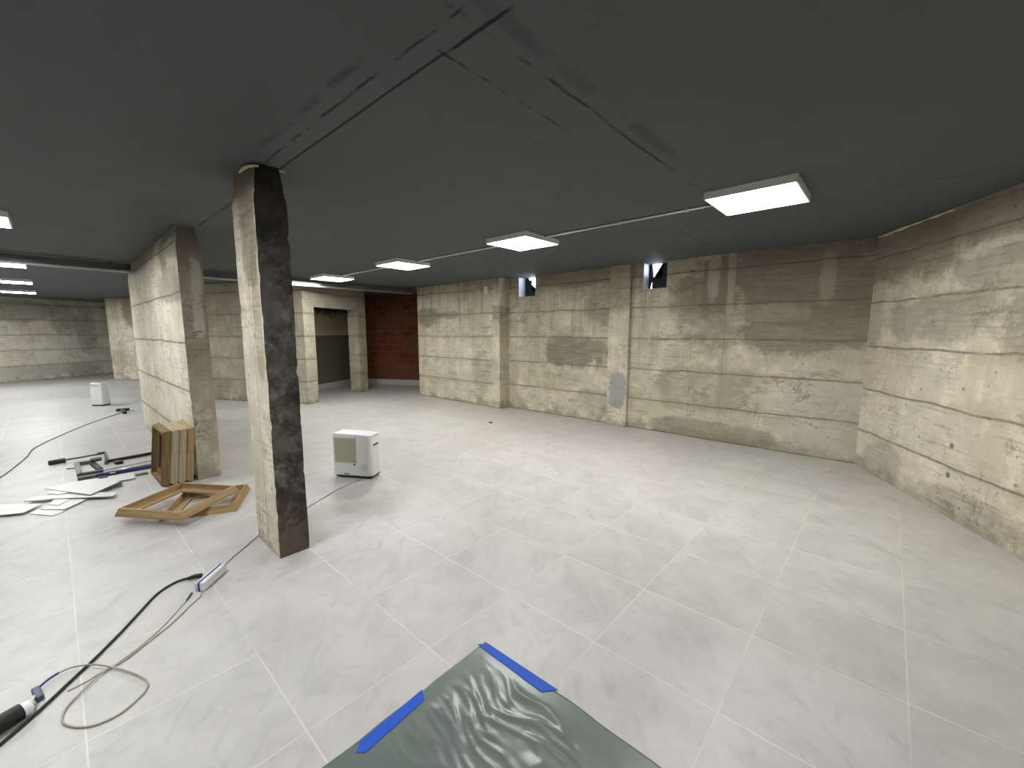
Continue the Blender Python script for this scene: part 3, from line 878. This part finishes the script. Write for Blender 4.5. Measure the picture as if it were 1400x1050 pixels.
b = NB(); tube(b, [rel((-3.2320, 0.4451, 0.0160)), rel((-3.2146, 0.4806, 0.0220)), rel((-3.1847, 0.5099, 0.0260))], [.009, .014, .015], 10); obj('plug', b, M_black, e, smooth=True)

e = thing('looped_cable', 'thin beige cable in a wide loop with a dark blue angled plug, lower left', 'cable', (-2.7212, -0.0045, 0.0000))
ox, oy = (-2.7212, -0.0045, 0.0000)[:2]
b = NB(); tube(b, catmull([rel(p) for p in ((-2.9742, 0.4758, 0.0300), (-2.9632, 0.4572, 0.0060), (-2.9171, 0.4094, 0.0050), (-2.7988, 0.2999, 0.0050), (-2.7041, 0.1820, 0.0050), (-2.6464, 0.1044, 0.0050), (-2.6206, 0.0404, 0.0070), (-2.5919, 0.0020, 0.0120), (-2.5356, -0.0523, 0.0110), (-2.4789, -0.1009, 0.0050), (-2.4012, -0.1168, 0.0050), (-2.3283, -0.0874, 0.0050), (-2.2732, -0.0269, 0.0050), (-2.2672, 0.0492, 0.0050), (-2.3210, 0.1249, 0.0050), (-2.3706, 0.1483, 0.0080), (-2.4403, 0.1337, 0.0120), (-2.5647, 0.0746, 0.0140), (-2.6807, -0.0046, 0.0220), (-2.7398, -0.0755, 0.0200), (-2.7446, -0.1227, 0.0180))], 8), .0042, 8); obj('cord', b, M_beige, e, smooth=True)
b = NB(); tube(b, catmull([rel(p) for p in ((-2.7446, -0.1227, 0.0180), (-2.7249, -0.1547, 0.0180), (-2.6919, -0.1831, 0.0180))], 6), .0052, 8); tag(obj('blue_sleeve', b, plain('blue_sleeve', (.03, .035, .16), .5, .3), e, smooth=True), 'dark blue cable sleeve')
b = NB(); bar(b, rel((-2.6958, -0.1942, 0.0160)), rel((-2.6060, -0.1781, 0.0160)), .026, .024, bev=.005); tag(obj('plug', b, plain('slate_plug', (.06, .075, .11), .5, .4), e), 'slate blue angled plug')

e = thing('socket_connector', 'black rubber connector with a white socket end at the left frame edge', 'connector', (-2.5908, -0.2507, 0.0000))
ox, oy = (-2.5908, -0.2507, 0.0000)[:2]
b = NB(); tube(b, [rel((-2.4921, -0.3349, 0.0370)), rel((-2.5148, -0.2821, 0.0370)), rel((-2.5417, -0.2299, 0.0350)), rel((-2.5424, -0.2260, 0.0350))], [.0365, .036, .034, .028], 16); obj('sleeve', b, M_black, e, angle=50)
b = NB(); tube(b, [rel((-2.5367, -0.2267, 0.0360)), rel((-2.5470, -0.2041, 0.0360)), rel((-2.5487, -0.2001, 0.0360))], [.031, .030, .022], 16); tag(obj('socket_end', b, M_white, e, angle=50), 'white plastic socket end')
b = NB(); tube(b, [rel((-2.5294, -0.2024, 0.0500)), rel((-2.5563, -0.1989, 0.0500)), rel((-2.6121, -0.1952, 0.0350))], .006, 8); tag(obj('tab', b, M_white, e, smooth=True), 'clear white strap')

e = thing('loose_wire', 'thin beige wire with a dark tip ending just short of the power strip', 'wire', (-2.7791, 0.2654, 0.0000))
ox, oy = (-2.7791, 0.2654, 0.0000)[:2]
b = NB(); tube(b, catmull([rel(p) for p in ((-2.9899, 0.4014, 0.0032), (-2.8933, 0.3307, 0.0032), (-2.7997, 0.2562, 0.0032), (-2.7145, 0.1688, 0.0032), (-2.6555, 0.0865, 0.0032), (-2.6164, -0.0071, 0.0032), (-2.6021, -0.0436, 0.0032), (-2.5935, -0.0989, 0.0032))], 8), .003, 8); obj('cord', b, M_beige, e, smooth=True)
b = NB(); tube(b, [rel((-2.9794, 0.3962, 0.0060)), rel((-3.0431, 0.4326, 0.0060))], [.004, .0065], 8); tag(obj('tip', b, M_navy, e, smooth=True), 'dark wire tip')

cable('appliance_lead', 'grey power lead running from the power strip behind the pillar to the grilled dehumidifier',
      [(-3.1708, 0.6150, 0.0300), (-3.2463, 0.6475, 0.0060), (-3.3345, 0.7211, 0.0045), (-3.4305, 0.8246, 0.0045), (-3.5292, 0.9212, 0.0045), (-3.60, 1.02, .0045), (-3.57, 1.20, .0045), (-3.70, 1.34, .0045), (-3.8155, 1.4392, 0.0045), (-3.9116, 1.6004, 0.0045), (-4.0256, 1.7967, 0.0045), (-4.0910, 1.9847, 0.0045), (-4.1011, 2.0721, 0.0060), (-4.0872, 2.1156, 0.0180)], .004, M_greyc)
cable('floor_cord', 'grey cord winding over the far left tiles towards the slab wall',
      [(-6.7754, -0.6444, 0.0060), (-7.1151, -0.5197, 0.0060), (-8.0057, -0.3592, 0.0060), (-8.6252, -0.2895, 0.0060), (-9.5258, 0.0163, 0.0060), (-10.2744, 0.3368, 0.0060), (-11.0109, 0.7225, 0.0060), (-11.2584, 0.8489, 0.0060), (-11.3152, 1.0079, 0.0060)], .008, M_greyc)
e = thing('splitter_plug', 'black t-shaped splitter on the far grey cord before the slab wall', 'plug', (-11.4818, 0.8459, 0.0000))
ox, oy = (-11.4818, 0.8459, 0.0000)[:2]
b = NB(); bar(b, rel((-11.4068, 0.7556, 0.0300)), rel((-11.3067, 0.9206, 0.0300)), .09, .05, bev=.01); obj('crossbar', b, M_black, e)
b = NB(); bar(b, rel((-11.3304, 0.8247, 0.0300)), rel((-10.9117, 0.8306, 0.0250)), .06, .045, bev=.01); obj('stem', b, M_black, e)

# ------------------------------------------------------------------ plastic sheet and tape
def sheet_mesh():
    bm = bmesh.new()
    nx, ny = 200, 200
    X0, X1, Y0, Y1 = -1.42, .45, -.55, 1.365
    g = []
    for j in range(ny + 1):
        r = []
        for i in range(nx + 1):
            a = i / nx; c = j / ny
            x = X0 + (X1 - X0) * a; y = Y0 + (Y1 - Y0) * c
            ex = .012 * mnoise.noise(Vector((y * 4, 1.1, 0))) * (1 - a) ** 4
            ey = .012 * mnoise.noise(Vector((x * 4, 7.1, 0))) * c ** 4
            edge = (min(x - X0, Y1 - y) - .045) / .10
            edge = min(1.0, max(0.0, edge)); edge = edge * edge * (3 - 2 * edge)
            # folds run along +x, fanning out a little from the taped corner
            dx = x - X0; dy = Y1 - y
            warp = mnoise.noise(Vector((x * 2.0, y * 2.0, 4.0)))
            s = dy / (1 + .45 * dx) + warp * .06 + .05 * mnoise.noise(Vector((x * 5, y * 5, 9.0)))
            rid = max(0, 1 - abs(mnoise.noise(Vector((s * 7.0, dx * 1.5, 2.0)))) * 3.6) ** 1.7
            rid2 = max(0, 1 - abs(mnoise.noise(Vector((s * 24.0, dx * 3.4, 8.0)))) * 3.0) ** 1.5
            near = math.exp(-((x + 1.05) ** 2 / .22 + (y - 1.12) ** 2 / .10))
            crum = mnoise.noise(Vector((x * 13, y * 13, 1))) * .6 + mnoise.noise(Vector((x * 28, y * 28, 5))) * .3
            z = .003 + edge * (rid * (.002 + .007 * near) + rid2 * (.001 + .0065 * near) + crum * (.0035 * near + .0007) + .003 * near)
            z = max(z, .0025)
            r.append(bm.verts.new((x + ex, y + ey, z)))
        g.append(r)
    for j in range(ny):
        for i in range(nx): bm.faces.new((g[j][i], g[j][i + 1], g[j + 1][i + 1], g[j + 1][i]))
    return bm
ns = N('grey_green_plastic_film')
_f = ns.noise(ns.P, 3.0, 5, .6)
M_sheet = ns.out(ns.mix(_f, (.10, .125, .113), (.135, .16, .147)), .30, .45)
o = obj('plastic_sheet', sheet_mesh(), M_sheet, smooth=True)
tag(o, 'crumpled grey-green plastic sheet taped to the tiles at the bottom of the picture', 'plastic sheet')
so = o.modifiers.new('thick', 'SOLIDIFY'); so.thickness = .0012; so.offset = -1

M_tape = plain('blue_masking_tape', (.012, .075, .44), .6, .3, var=.06, scale=30)
def tape(label, poly):
    cx = sum(p[0] for p in poly) / len(poly); cy = sum(p[1] for p in poly) / len(poly)
    b = NB(); prism(b, [(p[0] - cx, p[1] - cy) for p in poly], 0, .0015)
    o = obj('tape_strip', b, M_tape); o.location = (cx, cy, .0045)
    tag(o, label, 'tape', 'blue tape strips on the sheet edge')
tape('blue masking tape strip along the left edge of the plastic sheet', [(-1.4223, 0.9697, 0.0045), (-1.3719, 0.9450, 0.0045), (-1.3490, 0.6582, 0.0045), (-1.3759, 0.6339, 0.0045), (-1.4057, 0.6644, 0.0045)])
tape('blue masking tape strip along the right edge of the plastic sheet, by its far corner', [(-1.4363, 1.3236, 0.0045), (-1.3963, 1.3632, 0.0045), (-0.9685, 1.3778, 0.0045), (-1.0137, 1.3241, 0.0045), (-1.0354, 1.3199, 0.0045), (-1.3863, 1.3222, 0.0045)])
